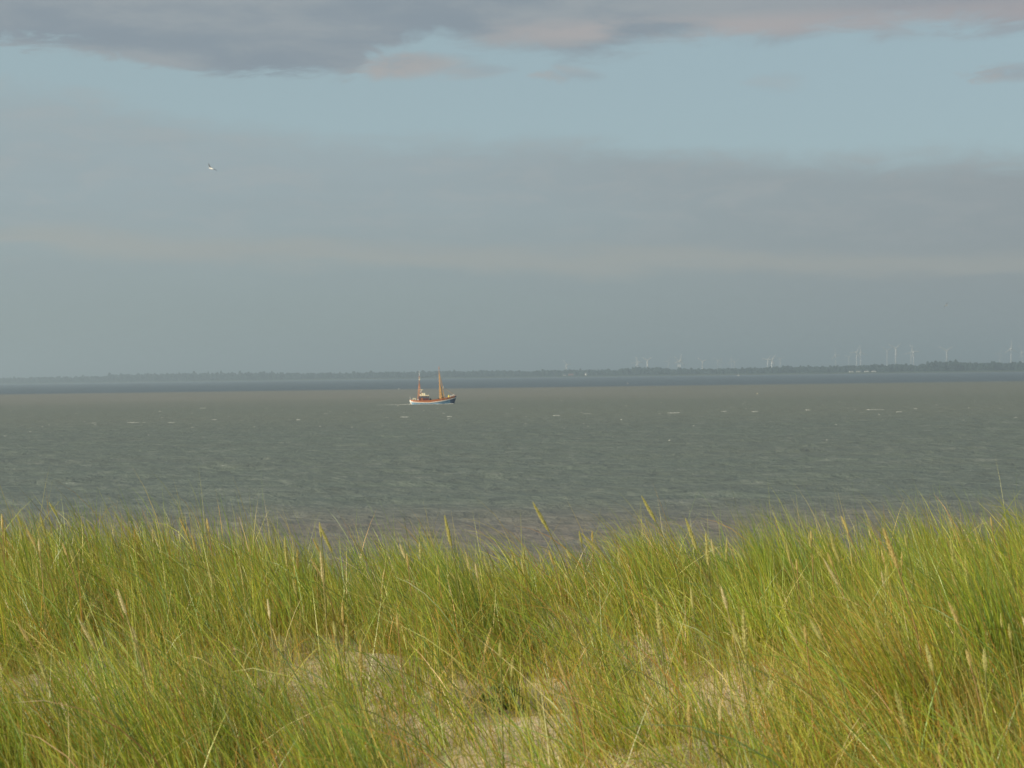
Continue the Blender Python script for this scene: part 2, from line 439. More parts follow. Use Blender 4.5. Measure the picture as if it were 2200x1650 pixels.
# haze: one closed box of even air round everything
def make_haze():
    me = MB().box((0, 0, 0), (66000, 66000, 1)).mesh('haze')
    hz = link('haze', me)
    top, bot = 190.0, -4.0
    hz.location = (0, 0, (top + bot) / 2); hz.scale = (1, 1, top - bot)
    m = bpy.data.materials.new('haze_air'); m.use_nodes = True
    w = NT(m.node_tree); w.n.clear()
    v = w.node('ShaderNodeVolumePrincipled')
    v.inputs['Color'].default_value = (0.75, 0.91, 1.0, 1)
    v.inputs['Density'].default_value = 1.9e-4
    v.inputs['Anisotropy'].default_value = 0.38
    out = w.node('ShaderNodeOutputMaterial'); w.l.new(v.outputs[0], out.inputs['Volume'])
    me.materials.append(m)
    tag(hz, 'thin blue sea haze', kind='stuff')
make_haze()

# ------------------------------------------------------------------ far trees
PROF = [(-400, 9), (0, 9), (225, 10), (240, 13), (300, 14), (420, 14), (560, 13), (700, 11), (900, 11), (1010, 13), (1080, 13), (1140, 11), (1195, 13), (1240, 13), (1260, 12), (1330, 11), (1345, 15), (1400, 16), (1425, 15), (1440, 12), (1550, 11), (1640, 12), (1690, 14), (1760, 14), (1850, 15), (1990, 15), (1996, 20), (2040, 20), (2100, 17), (2200, 16), (2600, 18)]
def crown(vs, fs, c, rx, rz, r):
    o = len(vs)
    for v, in [(v,) for v in ICO_V]:
        k = r.uniform(0.72, 1.2)
        vs.append((c[0] + v[0] * rx * k, c[1] + v[1] * rx * k, c[2] + v[2] * rz * k))
    fs.extend([tuple(o + i for i in f) for f in ICO_F])
_b = bmesh.new(); bmesh.ops.create_icosphere(_b, subdivisions=2, radius=1.0)
ICO_V = [tuple(v.co) for v in _b.verts]; ICO_F = [tuple(v.index for v in f.verts) for f in _b.faces]; _b.free()
def at_shore(px, off):                       # ground point beyond the far waterline along a bearing
    d = 6500.0
    for _ in range(30): d = float(shore_y((px - 1100) / F * d)) + off
    return (px - 1100) / F * d, d
def treeline():
    r = random.Random(3); vs = []; fs = []
    px = -420.0
    while px < 2620:
        hpx = np.interp(px, [p[0] for p in PROF], [p[1] for p in PROF])
        x, d = at_shore(px, r.uniform(160, 420))
        top = (hpx + 1.8 + 1.8 * (px < 1000)) * d / F * 0.98 * r.uniform(0.78, 1.06)
        if r.random() < 0.05: top *= 1.2
        rx = r.uniform(5, 12)
        crown(vs, fs, (x, d, 2 + top * 0.55), rx, top * 0.5, r)
        if r.random() < 0.7: crown(vs, fs, (x + r.uniform(-8, 8), d - 8, 2 + top * 0.3), rx * 1.1, top * 0.3, r)
        px += r.uniform(1.0, 3.0)
    me = bpy.data.meshes.new('far_trees'); me.from_pydata(vs, [], fs); me.update()
    return me
ft = link('far_treeline', treeline(), M['trees'])
tag(ft, 'hazy blue belt of trees along the whole far shore', 'woodland', kind='stuff')
def far_tree(px, off, h, rx, label, conical=False):
    x, d = at_shore(px, off); r = random.Random(int(px))
    t = empty('far_tree', (x, d, 2.3)); tag(t, label, 'tree', 'trees standing out of the far treeline')
    MB().tube([(0, 0, -0.5), (0.1, 0, h * 0.5)], [0.6, 0.3], 6).build('trunk', M['bark'], t)
    vs = []; fs = []
    for k in range(9):
        f = k / 8
        w_ = rx * (1 - f * 0.85) if conical else rx * (0.55 + 0.45 * math.sin(math.pi * (0.2 + 0.7 * f)))
        crown(vs, fs, (r.uniform(-.35, .35) * w_, r.uniform(-.35, .35) * w_, h * (0.28 + 0.62 * f)), w_ * 0.75, h * 0.16, r)
    me = bpy.data.meshes.new('crown'); me.from_pydata(vs, [], fs); me.update()
    link('crown', me, M['trees'], t)
for a in [(719, 150, 30, 7, 'small pointed tree on the far shore left of the boat', True),
          (795, 150, 26, 9, 'low rounded tree on the far shore, just left of the boat', False),
          (898, 150, 31, 10, 'rounded tree right behind the stern mast of the boat', False),
          (937, 150, 28, 9, 'rounded tree right behind the front mast of the boat', False),
          (1046, 150, 27, 13, 'broad dark tree on the far shore right of the boat', False),
          (1478, 150, 19, 6, 'left low bush of a pair between two wind turbines', False),
          (1486, 150, 24, 7, 'right taller bush of a pair between two wind turbines', False),
          (1419, 150, 27, 11, 'rounded tree ending the dark wood under the wind turbines', False),
          (2006, 140, 30, 13, 'broad tree at the left end of the raised wood far right', False),
          (2028, 140, 30, 13, 'broad tree in the middle of the raised wood far right', False),
          (2047, 140, 27, 12, 'broad tree at the right end of the raised wood far right', False),
          (2136, 140, 28, 9, 'rounded tree on the far shore near the right edge', False)]:
    far_tree(*a)

# ------------------------------------------------------------------ far houses
def house(px, off, w_, l_, h, rh, wall, roof, label, cat='house', name='farmhouse', rz=0.3):
    x, d = at_shore(px, off)
    t = empty(name, (x, d, 5.0 if off < 110 else 2.2), rz); tag(t, label, cat, 'buildings on the far shore')
    MB().box((0, 0, h / 2), (w_, l_, h)).build('wall', wall, t)
    a, b = w_ / 2 + .4, l_ / 2 + .4
    vs = [(-a, -b, h), (a, -b, h), (a, b, h), (-a, b, h), (-a, 0, h + rh), (a, 0, h + rh)]
    MB().add(vs, [(0, 1, 5, 4), (2, 3, 4, 5), (1, 2, 5), (3, 0, 4), (0, 3, 2, 1)]).build('roof', roof, t)
    n = max(2, int(w_ / 4))
    for k in range(n):
        MB().box(((k + .5) / n * w_ - w_ / 2, -l_ / 2 - 0.04, h * 0.5), (1.2, 0.12, 1.3)).build('window', M['glass'], t)
    MB().box((-a * 0.4, 0, h + rh), (0.8, 0.8, 1.8)).build('chimney', M['brick'], t)
house(1213, 90, 9, 8, 3.5, 3.0, M['render'], M['slate'], 'small pale house below the leftmost wind turbine')
house(1227, 95, 17, 9, 4.0, 4.0, M['brick'], M['roof'], 'long reddish farmhouse just right of the leftmost wind turbine')
house(1259.5, 90, 6, 8, 8.0, 4.0, M['render'], M['slate'], 'tall narrow pale building standing alone before the far trees', 'building', 'narrow_building')
for k, (px, lb) in enumerate([(1829, 'leftmost of four tiny pale sheds on the far shore, right of centre'), (1845, 'second from left of four tiny pale sheds on the far shore'),
                              (1862, 'third from left of four tiny pale sheds on the far shore'), (1878, 'rightmost of four tiny pale sheds on the far shore')]):
    house(px, 80, 13, 8, 3.2, 1.5, M['render'], M['slate'], lb, 'shed', 'shed', 0.1)

# ------------------------------------------------------------------ wind turbines
def blade_mesh():
    vs = []; n = 7
    sec = [(0.00, .022, .022), (.06, .024, .020), (.18, .045, .012), (.4, .034, .008), (.7, .022, .005), (1.0, .008, .002)]
    for r_, c, t in sec:
        for k in range(n):
            a = 2 * math.pi * k / n
            vs.append((c * math.cos(a) * 1.1, t * math.sin(a), r_))
    fs = [(i * n + k, i * n + (k + 1) % n, (i + 1) * n + (k + 1) % n, (i + 1) * n + k) for i in range(len(sec) - 1) for k in range(n)]
    fs.append(tuple((len(sec) - 1) * n + k for k in range(n)))
    return MB().add(vs, fs).mesh('blade', True)
TW = MB().tube([(0, 0, 0), (0, 0, .5), (0, 0, 1)], [.023, .019, .014], 12).mesh('tower', True)
NA = MB().box((0, 0.03, 0), (.045, .13, .05), taper=.85).mesh('nacelle')
HB = MB().ball((0, 0, 0), (.032, .045, .032), n=8, k=6).mesh('hub', True)
BL = blade_mesh()
for q in (TW, NA, HB, BL): q.materials.append(M['turbine'])
first_turbine = None
TURB = [  # px of tower, hub y, blade px, distance, rotor angle (deg of first blade from straight up, clockwise), label
 (1217.3, 783.6, 9, 6900, -38, 'leftmost wind turbine, standing alone above the farmhouses'),
 (1366, 779, 8, 9600, 20, 'faint wind turbine just left of the first bright close pair'),
 (1370.6, 778, 9, 6600, -28, 'left one of the bright close pair of wind turbines above the dark wood'),
 (1390.5, 774.5, 10, 6400, -62, 'bright wind turbine with its arms spread in a Y above the dark wood'),
 (1435.5, 777, 9, 10800, 30, 'very faint wind turbine between the bright Y shaped one and a close pair'),
 (1457.5, 776, 10, 8000, 75, 'left tower of the close pair left of the twin bushes'),
 (1461, 775.5, 11, 6600, 12, 'right tower of the close pair left of the twin bushes'),
 (1509, 777, 9, 6500, 66, 'wind turbine with a bright tower just right of the twin bushes'),
 (1542, 775.5, 9, 10200, -55, 'faint wind turbine right of the one beside the twin bushes'),
 (1549.5, 777, 8, 11500, 5, 'fainter small wind turbine touching its left neighbour, right of the bushes'),
 (1571.5, 776, 8, 11500, 0, 'faint wind turbine, left one of a dim pair mid way to the bright pair'),
 (1578, 778, 9, 10400, 62, 'faint wind turbine, right one of a dim pair mid way to the bright pair'),
 (1649, 773, 10, 7400, 40, 'left one of the bright pair standing right above the low scrub'),
 (1658, 773.6, 10, 6000, 34, 'right and brightest one of the bright pair above the low scrub'),
 (1676, 771, 10, 11500, -60, 'dim wind turbine just right of the bright pair above the scrub'),
 (1795.5, 762, 11, 9600, -14, 'lone dim tall wind turbine between the bright pair and the tall twins'),
 (1823, 768, 9, 11800, 50, 'barely visible wind turbine just left of the tall twin towers'),
 (1840, 757, 12, 8300, 28, 'left one of the tall twin towers above the four pale sheds'),
 (1849, 758, 12, 8900, -8, 'right one of the tall twin towers above the four pale sheds'),
 (1905.5, 753.6, 12, 9700, -58, 'dim wind turbine just left of the large Y shaped one'),
 (1924, 748, 14, 8300, -66, 'large wind turbine with two raised arms in a wide Y'),
 (1957, 757, 12, 9300, 15, 'left tower of the pair right of the large Y shaped turbine'),
 (1962.5, 756, 13, 8700, -32, 'right tower of the pair right of the large Y shaped turbine'),
 (2033, 754, 15, 9000, 58, 'dim wind turbine rising behind the raised wood'),
 (2148, 760, 11, 11500, 25, 'barely visible wind turbine left of the rightmost tall one'),
 (2172, 749, 14, 8200, 0, 'tall wind turbine near the right edge with one arm straight up'),
 (2196, 757, 13, 9300, -30, 'dim wind turbine cut by the right edge of the view'),
]
for (px, hy, bp, d, ang, lb) in TURB:
    hub = P(px, hy, d); H = hub.z - 2.5; RL = bp * 1.45 * d / F
    t = empty('wind_turbine', (hub.x, hub.y, 2.5), R(18)); tag(t, lb, 'wind turbine', 'wind turbines on the far shore')
    o = link('tower', TW, None, t); o.scale = (max(H, 95), max(H, 95), H)
    s = RL / 0.5
    o = link('nacelle', NA, None, t); o.location = (0, 0, H); o.scale = (s, s, s)
    o = link('hub', HB, None, t); o.location = (0, -0.055 * s, H); o.scale = (s, s, s)
    for k in range(3):
        o = link('blade', BL, None, t); o.location = (0, -0.06 * s, H); o.scale = (RL * 2.0, RL * 1.6, RL)
        o.rotation_euler = (0, R(ang + 120 * k), 0)

# ------------------------------------------------------------------ the cutter
def build_boat():
    p = P(930.5, 867.2, 560)
    d = 560.0
    t = empty('fishing_cutter', (p.x, d, 0.0), R(7))
    tag(t, 'two masted wooden fishing cutter with blue hull and white stripe sailing right', 'fishing boat')
    X = np.array([-8.0, -7.7, -7.0, -6.0, -4.5, -3, -1.5, 0, 1.5, 3, 4.5, 5.8, 6.8, 7.5, 8.0])
    bm_ = np.array([.45, 1.15, 1.65, 1.95, 2.2, 2.3, 2.35, 2.35, 2.3, 2.15, 1.8, 1.35, .85, .42, .06])
    stk = np.interp(X, [-8, -6, -3.7, -1.5, .7, 3, 5.2, 7.4, 8], [.98, .72, .58, .54, .73, 1.04, 1.46, 2.0, 2.15])
    rail = np.interp(X, [-8, -6, -3.7, -1.5, .7, 3, 5.2, 6.9, 8], [1.5, 1.25, 1.2, 1.22, 1.45, 1.74, 2.08, 2.45, 2.8])
    wl = np.array([.05, .55, 1.2, 1.6, 2.0, 2.15, 2.2, 2.2, 2.1, 1.85, 1.4, .9, .45, .12, .03])
    rake = np.interp(X, [-8, -7, 6, 8], [.45, 0.2, 0, -.7])
    def side(levels, mats, name, close=True, parent=t, mf=None):
        vs = []; fs = []; n = len(X); m = len(levels)
        for s in (-1, 1):
            for (fx) in levels:
                for i in range(n): vs.append(fx(i, s))
        mb = MB()
        F_ = []; MI = []
        for si in range(2):
            for j in range(m - 1):
                for i in range(n - 1):
                    a = si * m * n + j * n + i
                    q = (a, a + 1, a + 1 + n, a + n)
                    F_.append(q if si == 0 else q[::-1]); MI.append(mf(i) if mf else 0)
        for j in range(m - 1):               # close the stern
            a = j * n; b = m * n + j * n
            F_.append((b, a, a + n, b + n)); MI.append(mf(0) if mf else 0)
            a += n - 1; b += n - 1
            F_.append((a, b, b + n, a + n)); MI.append(mf(n - 1) if mf else 0)
        me = bpy.data.meshes.new(name); me.from_pydata(vs, [], F_); me.update()
        for q in mats: me.materials.append(q)
        me.polygons.foreach_set('material_index', MI)
        return link(name, me, None, parent)
    def lv(w_, z, k): return lambda i, s: (X[i] + rake[i] * k, s * w_[i], z[i])
    side([lv(wl * .35, X * 0 - .9, 1.25), lv(wl * .85, X * 0 - .45, 1.1), lv(wl, X * 0, 1.0), lv((wl + bm_) / 2, stk * .5, .5), lv(bm_, stk, 0)],
         [M['hull_blue'], M['navy'], M['white']], 'hull', mf=lambda i: 2 if i == 0 else (1 if i >= 11 else 0))
    side([lv(bm_ + .07, stk - .11, 0), lv(bm_ + .10, stk, 0), lv(bm_ + .07, stk + .11, 0)], [M['white']], 'white_stripe')
    side([lv(bm_, stk + .08, 0), lv(bm_ + .02, rail, 0), lv(bm_ - .1, rail, 0), lv(bm_ - .12, stk - .05, 0)],
         [M['varnish'], M['navy'], M['white']], 'bulwark', mf=lambda i: 1 if i >= 13 else (2 if i == 0 else 0))
    # deck
    n = len(X); vs = [(X[i], s * (bm_[i] - .06), stk[i] + .05) for s in (-1, 1) for i in range(n)]
    me = bpy.data.meshes.new('deck'); me.from_pydata(vs, [], [(i, i + 1, n + i + 1, n + i) for i in range(n - 1)]); me.update()
    link('deck', me, M['deck'], t)
    for s in (-1, 1):
        MB().tube([(X[i], s * (bm_[i] - .03), rail[i] + .05) for i in range(n)], .07, 5).build('rail_cap', M['varnish'], t)
    # wheelhouse
    wh = MB().box((-3.2, 0, 1.65), (3.5, 2.4, 2.3), taper=.97).build('wheelhouse', M['maroon'], t)
    for s in (-1, 1):
        for k in range(4):
            w_ = MB().box((-4.45 + k * .83, s * 1.185, 2.35), (.62, .08, .55)).build('window', M['glass'], wh)
        MB().box((-3.9, s * 1.20, 1.45), (.55, .07, 1.5)).build('door', M['varnish'], wh)
    for k in (-1, 0, 1): MB().box((-1.475, k * .72, 2.35), (.08, .55, .55)).build('window', M['glass'], wh)
    MB().box((-3.0, 0, 2.98), (3.0, 2.6, .30)).build('roof', M['cream'], wh)
    MB().box((-4.35, 0, 3.1), (.35, .8, .7)).build('vent_box', M['cream'], wh)
    MB().box((-3.35, 0, 3.48), (1.25, 1.2, .68), taper=.85).build('liferaft_box', M['cream'], t)
    r_ = MB().box((-4.05, 0, 4.98), (1.25, .35, .24)).build('radar', M['cream'], t)
    MB().tube([(-4.05, 0, 4.1), (-4.05, 0, 4.9)], .14, 6).build('radar_foot', M['white'], r_)
    MB().tube([(-4.65, 0, 4.2), (-4.05, 0, 4.2)], .09, 5).build('bracket', M['white'], r_)
    # aft mast, tripod legs and whip aerial
    mz = MB().tube([(-4.75, 0, .7), (-4.65, 0, 6), (-4.65, 0, 10.0)], [.14, .12, .06], 8).build('aft_mast', M['rustred'], t)
    for s in (-1, 1):
        MB().tube([(-5.35, s * .9, .8), (-4.65, s * .05, 8.3)], .07, 5).build('mast_leg', M['rustred'], t)
        MB().tube([(-3.9 + s * .05, s * 1.1, 3.1), (-4.62, s * .05, 7.6)], .045, 5).build('stay', M['rustred'], t)
    MB().box((-4.6, 0, 8.5), (.4, .4, .3)).build('mast_lamp', M['cream'], t)
    MB().tube([(-4.9, 0, 9.1), (-4.3, 0, 9.1)], .07, 5).build('spreader', M['cream'], t)
    MB().tube([(-4.65, 0, 9.9), (-4.65, 0, 11.4)], [.07, .04], 5).build('aerial', M['white'], t)
    # foremast with folded beams
    MB().tube([(2.35, 0, .8), (2.3, 0, 7), (2.2, 0, 11.2)], [.14, .12, .08], 8).build('fore_mast', M['ochre'], t)
    MB().tube([(2.2, 0, 11.0), (2.2, 0, 13.1)], [.09, .05], 5).build('top_mast', M['rustred'], t)
    MB().box((2.2, 0, 12.3), (.28, .28, .3)).build('mast_lamp', M['rustred'], t)
    for s in (-1, 1):
        MB().tube([(2.55, s * 2.1, 1.7), (2.45, s * .9, 6.2), (2.3, s * .25, 10.4)], [.09, .075, .05], 7).build('trawl_beam', M['ochre'], t)
        MB().tube([(3.9, s * .75, 2.0), (3.3, s * .3, 5.6), (2.35, 0, 10.0)], [.075, .06, .04], 6).build('derrick_leg', M['ochre'], t)
        MB().tube([(2.9, s * 1.7, 1.7), (2.28, 0, 9.6)], .04, 4).build('shroud', M['ochre'], t)
    MB().tube([(2.4, -.75, 2.1), (3.1, 0, 2.0), (3.85, .75, 2.1)], .13, 6).build('cross_beam', M['ochre'], t)
    MB().tube([(2.3, 0, 10.6), (3.55, 0, 5.6), (7.6, 0, 2.9)], .035, 4).build('forestay', M['ochre'], t)
    MB().tube([(-4.6, 0, 9.2), (-1.2, 0, 9.4), (2.25, 0, 10.6)], .02, 4).build('triatic_stay', M['dark'], t)
    # gathered net hanging between mast and derrick
    mb = MB(); rr = random.Random(4)
    for k in range(14):
        f = k / 13; mb.ball((2.55 + .55 * f + rr.uniform(-.08, .08), rr.uniform(-.2, .2), 6.4 - 4.2 * f), (.16 + .20 * f, .2 + .2 * f, .32), n=7, k=4)
    mb.build('net', M['net'], t)
    MB().box((3.55, 0, 5.75), (.36, .4, .75), taper=.8).build('white_lantern', M['white'], t)
    # working deck
    MB().tube([(1.9, -.9, 1.65), (1.9, .9, 1.65)], .38, 10).tube([(1.9, -.9, 1.0), (1.9, -.9, 1.7)], .12, 5).tube([(1.9, .9, 1.0), (1.9, .9, 1.7)], .12, 5).build('winch', M['dark'], t)
    MB().box((-.9, .1, 1.35), (.6, .9, .9)).ball((-.9, .1, 1.85), (.3, .4, .2)).build('capstan', M['dark'], t)
    MB().box((.4, 0, 1.2), (1.5, 1.7, .6), taper=.9).build('hatch', M['varnish'], t)
    MB().ball((5.45, -.5, 2.55), (.36, .35, .42)).tube([(5.35, -.5, 2.7), (5.3, -.5, 3.25)], .06, 5).build('yellow_float', M['yellow'], t)
    for s in (-1, 1):
        mb = MB().tube([(5.9, s * 1.05, 2.62), (6.7, s * .7, 2.95), (7.5, s * .25, 3.15)], .06, 5)
        for (a, b, c, e) in [(5.9, 1.05, 2.2, 2.62), (6.7, .7, 2.3, 2.95), (7.5, .25, 2.5, 3.15)]: mb.tube([(a, s * b, c), (a, s * b, e)], .05, 5)
        mb.build('bow_rail', M['white'], t)
    # stern frame
    mb = MB()
    for s in (-1, 1):
        mb.tube([(-6.8, s * 1.1, .8), (-6.8, s * 1.1, 2.0)], .07, 5); mb.tube([(-6.05, s * 1.1, .8), (-6.05, s * 1.1, 2.0)], .07, 5)
        mb.tube([(-6.85, s * 1.1, 2.0), (-6.0, s * 1.1, 2.0)], .08, 5)
    mb.tube([(-6.8, -1.1, 2.0), (-6.8, 1.1, 2.0)], .07, 5)
    mb.build('stern_frame', M['cream'], t)
    MB().tube([(-7.6, 0, 1.2), (-7.9, 0, 2.6)], .04, 5).build('flagpole', M['white'], t)
    MB().ball((-5.2, -1.2, 1.55), (.22, .1, .22)).build('lifebuoy', M['white'], t)
    return p
boat_p = build_boat()

# ------------------------------------------------------------------ small craft, buoys
def buoy(px, py, d, s, mat, label):
    p = P(px, py, d)
    t = empty('buoy', (p.x, d, 0)); tag(t, label, 'buoy', 'tiny buoys on the sea')
    MB().ball((0, 0, .1 * s), (.5 * s, .5 * s, .45 * s), n=10, k=6).build('float', mat, t, True)
    MB().tube([(0, 0, .3 * s), (0, 0, 1.1 * s)], [.2 * s, .08 * s], 6).build('marker', mat, t)
buoy(1348.5, 824.5, 1580, .9, M['white'], 'tiny white buoy on the dark blue water right of centre')
buoy(1627, 846, 715, .42, M['cream'], 'tiny cream coloured buoy on the grey water, right of centre')
buoy(857, 836, 1265, .7, M['white'], 'tiny white buoy on the pale sandbank water, left of the boat')
def motorboat():
    t = empty('motorboat', ((1587 - 1100) / F * 4400, 4400, 0), 0.2); tag(t, 'tiny white motorboat close to the far shore', 'boat')
    vs = [(-3, -1, 0), (2, -1, 0), (3.6, 0, 0.2), (2, 1, 0), (-3, 1, 0), (-3, -1.2, .9), (2, -1.2, 1.1), (4, 0, 1.4), (2, 1.2, 1.1), (-3, 1.2, .9)]
    MB().add(vs, [(0, 1, 6, 5), (1, 2, 7, 6), (2, 3, 8, 7), (3, 4, 9, 8), (4, 0, 5, 9), (5, 6, 7, 8, 9)]).build('hull', M['white'], t)
    MB().box((-.4, 0, 1.7), (2.4, 1.7, 1.5), taper=.8).build('cabin', M['white'], t)
motorboat()

# ------------------------------------------------------------------ whitecaps and wake
def foam():
    r = random.Random(21); vs = []; fs = []
    def cap(px, py, wpx, hpx):
        yh = 821 - .0132 * px
        d = CAM_Z * F / max(py - yh, 2); x0 = (px - 1100) / F * d
        w_ = wpx * d / F; h = max(.03, hpx * d / F * 0.24)
        n = max(4, int(wpx * 0.8)); o = len(vs)
        y0 = 0.0
        for i in range(n + 1):
            f = i / n; e = math.sin(math.pi * f) ** .5 * r.uniform(.45, 1.0)
            y0 += r.uniform(-.12, .12)
            X_ = x0 + (f - .5) * w_ + r.uniform(-.1, .1)
            vs.append((X_, d + y0 - .45 * e, -.02)); vs.append((X_, d + y0, .03 + h * e)); vs.append((X_, d + y0 + .5 * e, -.02))
        for i in range(n):
            a = o + i * 3
            fs.append((a, a + 3, a + 4, a + 1)); fs.append((a + 1, a + 4, a + 5, a + 2))
    for c in [(48, 914, 16, 3.2), (200, 909, 9, 1.2), (285, 908, 26, 1.6), (309, 908, 7, 2), (368, 908, 15, 2), (460, 902, 12, 1.8), (343, 884, 6, 1.4), (432, 877, 9, 1.3),
              (163, 888, 5, 1.2), (622, 903, 8, 1.2), (640, 902, 9, 2), (700, 900, 16, 2), (700, 889, 7, 1.4), (572, 877, 4, 1.6), (605, 881, 3, 1.4), (830, 897, 8, 1.5),
              (1446, 887, 26, 1.2), (1416, 889, 7, 1.4), (1075, 890, 18, 1.6), (965, 895, 13, 1.6), (963, 900, 5, 1.8), (868, 896, 18, 1.3), (855, 872, 5, 1.2),
              (950, 887, 4, 1.3), (940, 877, 4, 1.6), (1087, 890, 8, 2), (1735, 881, 12, 1.5), (1690, 883, 30, 1.0), (1836, 880, 7, 2.2), (1822, 877, 4, 1.6),
              (1880, 880, 40, 1.3), (1865, 881, 12, 1.8), (1966, 878, 8, 1.4), (2059, 875.5, 5, 2), (2012, 870, 5, 1.5), (2148, 878, 7, 1.6), (2067, 903, 9, 1.6), (2181, 897, 8, 1.3),
              (2066, 960, 17, 2.5), (1195, 893, 16, 1.5), (1555, 884, 12, 1.1), (1620, 884, 14, 1.0), (1850, 887, 9, 1.0), (1262, 889, 20, 1.0), (1930, 885, 14, 1.0)]:
        cap(*c)
    for k in range(140):
        px = r.uniform(-300, 2500); py = r.gauss(896, 22) - (px - 1100) * .013
        cap(px, py, r.uniform(1.5, 5), r.uniform(.2, .6))
    return vs, fs
v_, f_ = foam()
me = bpy.data.meshes.new('whitecaps'); me.from_pydata(v_, [], f_); me.update()
tag(link('whitecaps', me, M['foam']), 'scattered thin white wave crests on the grey sea', 'sea foam', kind='stuff')
def wake():
    r = random.Random(9); vs = []; fs = []
    def strip(x0, x1, y0, y1, w0, w1, h, n):
        o = len(vs)
        for i in range(n + 1):
            f = i / n; x = x0 + (x1 - x0) * f; y = y0 + (y1 - y0) * f; w_ = (w0 + (w1 - w0) * f) * r.uniform(.3, 1.1); hh = h * (1 - f) * r.uniform(.2, 1)
            vs.extend([(x, y - w_, -.05), (x, y, .02 + hh), (x, y + w_, -.05)])
        for i in range(n):
            a = o + i * 3; fs.append((a, a + 3, a + 4, a + 1)); fs.append((a + 1, a + 4, a + 5, a + 2))
    bx = boat_p.x; by = 560
    strip(bx - 7.6, bx - 19, by - 1.0, by - 2.4, .35, .6, .10, 30)
    strip(bx - 7.6, bx - 12, by - .5, by + .2, .4, .5, .12, 12)
    strip(bx + 7.1, bx + 3, by - .4, by - 2.2, .3, .5, .35, 16)
    strip(bx + 3, bx - 8, by - 2.6, by - 3.0, .15, .4, .12, 30)
    me = bpy.data.meshes.new('wake'); me.from_pydata(vs, [], fs); me.update(); return me
tag(link('boat_wake', wake(), M['foam']), 'thin white wake trailing left behind the cutter', 'wake', kind='stuff')

# ------------------------------------------------------------------ gulls
def mat_gull():
    m = bpy.data.materials.new('gull_feathers'); m.use_nodes = True
    w = NT(m.node_tree); p = w.n['Principled BSDF']
    g = w.node('ShaderNodeTexCoord').outputs['Object']
    sep = w.node('ShaderNodeSeparateXYZ'); w.l.new(g, sep.inputs[0])
    ay = w.m('ABSOLUTE', sep.outputs[1])
    n = w.noise(g, 20, 3)
    c = w.mix(w.ss(w.m('ADD', ay, w.m('MULTIPLY', n, .03)), .08, .16), (.80, .79, .74), (.20, .20, .21))
    c = w.mix(w.ss(ay, .5, .56), c, (.03, .03, .03))
    c = w.mix(w.ss(sep.outputs[0], .245, .26), c, (.65, .45, .08))
    w.l.new(c, p.inputs['Base Color']); p.inputs['Roughness'].default_value = .8
    return m
MG = mat_gull()
def gull(loc, rot, s, lift, label):
    V = [(-.02, 0, 0), (-.14, 0, 0), (-.25, 0, .01), (.08, 0, .01), (.16, 0, .03), (.21, 0, .04), (.27, 0, .03)]
    Rr = [(.062, .058), (.045, .035), (.045, .008), (.062, .055), (.036, .036), (.036, .034), (.008, .008)]
    E = [(0, 1), (1, 2), (0, 3), (3, 4), (4, 5), (5, 6)]
    for sg in (-1, 1):
        o = len(V)
        V += [(.05, sg * .08, .04 ), (.09, sg * .28, .04 + lift[0]), (.02, sg * .46, .04 + lift[1]), (-.10, sg * .64, .03 + lift[2])]
        Rr += [(.055, .018), (.05, .013), (.038, .009), (.008, .004)]
        E += [(3, o), (o, o + 1), (o + 1, o + 2), (o + 2, o + 3)]
    me = bpy.data.meshes.new('seagull'); me.from_pydata(V, E, []); me.update()
    o = link('seagull', me, MG, None, loc)
    sk = o.modifiers.new('skin', 'SKIN'); sk.use_smooth_shade = True
    for i, rr in enumerate(Rr): me.skin_vertices[0].data[i].radius = (rr[0], rr[1])
    me.skin_vertices[0].data[0].use_root = True
    sb = o.modifiers.new('sub', 'SUBSURF'); sb.levels = 2; sb.render_levels = 2
    o.rotation_euler = rot; o.scale = (s, s, s)
    tag(o, label, 'seagull', 'seagulls flying over the sea')
gull(P(454, 362.5, 110), (R(22), R(-12), R(150)), 0.85, (.09, .13, .10), 'white seagull with dark wings gliding high in the left sky')
gull(P(2034, 656, 190), (R(30), R(10), R(205)), 0.8, (.10, .10, .05), 'tiny grey seagull low in the right sky above the wind turbines')

# ------------------------------------------------------------------ dune grass
def mat_grass(name, attr=True, trans=0.40, rough=0.45):
    m = bpy.data.materials.new(name); m.use_nodes = True
    w = NT(m.node_tree); w.n.clear()
    a = w.node('ShaderNodeAttribute', attribute_name='tint').outputs['Color']
    d = w.node('ShaderNodeBsdfDiffuse'); w.l.new(a, d.inputs['Color'])
    tr = w.node('ShaderNodeBsdfTranslucent')
    tw = w.node('ShaderNodeMix', data_type='RGBA', blend_type='MULTIPLY'); tw.inputs[0].default_value = 1
    w.l.new(a, tw.inputs[6]); tw.inputs[7].default_value = (1.25, 1.2, .6, 1); w.l.new(tw.outputs[2], tr.inputs['Color'])
    mx = w.node('ShaderNodeMixShader'); mx.inputs[0].default_value = trans
    w.l.new(d.outputs[0], mx.inputs[1]); w.l.new(tr.outputs[0], mx.inputs[2])
    gl = w.node('ShaderNodeBsdfGlossy'); gl.inputs['Roughness'].default_value = rough
    gl.inputs['Color'].default_value = (1, .97, .85, 1)
    m2 = w.node('ShaderNodeMixShader'); m2.inputs[0].default_value = 0.05
    w.l.new(mx.outputs[0], m2.inputs[1]); w.l.new(gl.outputs[0], m2.inputs[2])
    out = w.node('ShaderNodeOutputMaterial'); w.l.new(m2.outputs[0], out.inputs['Surface'])
    return m
MGR = mat_grass('marram_blades')
PAL = np.array([(.255, .325, .030), (.180, .280, .045), (.190, .270, .085), (.350, .350, .035), (.460, .440, .065), (.40, .300, .070), (.54, .43, .15), (.47, .235, .050)])
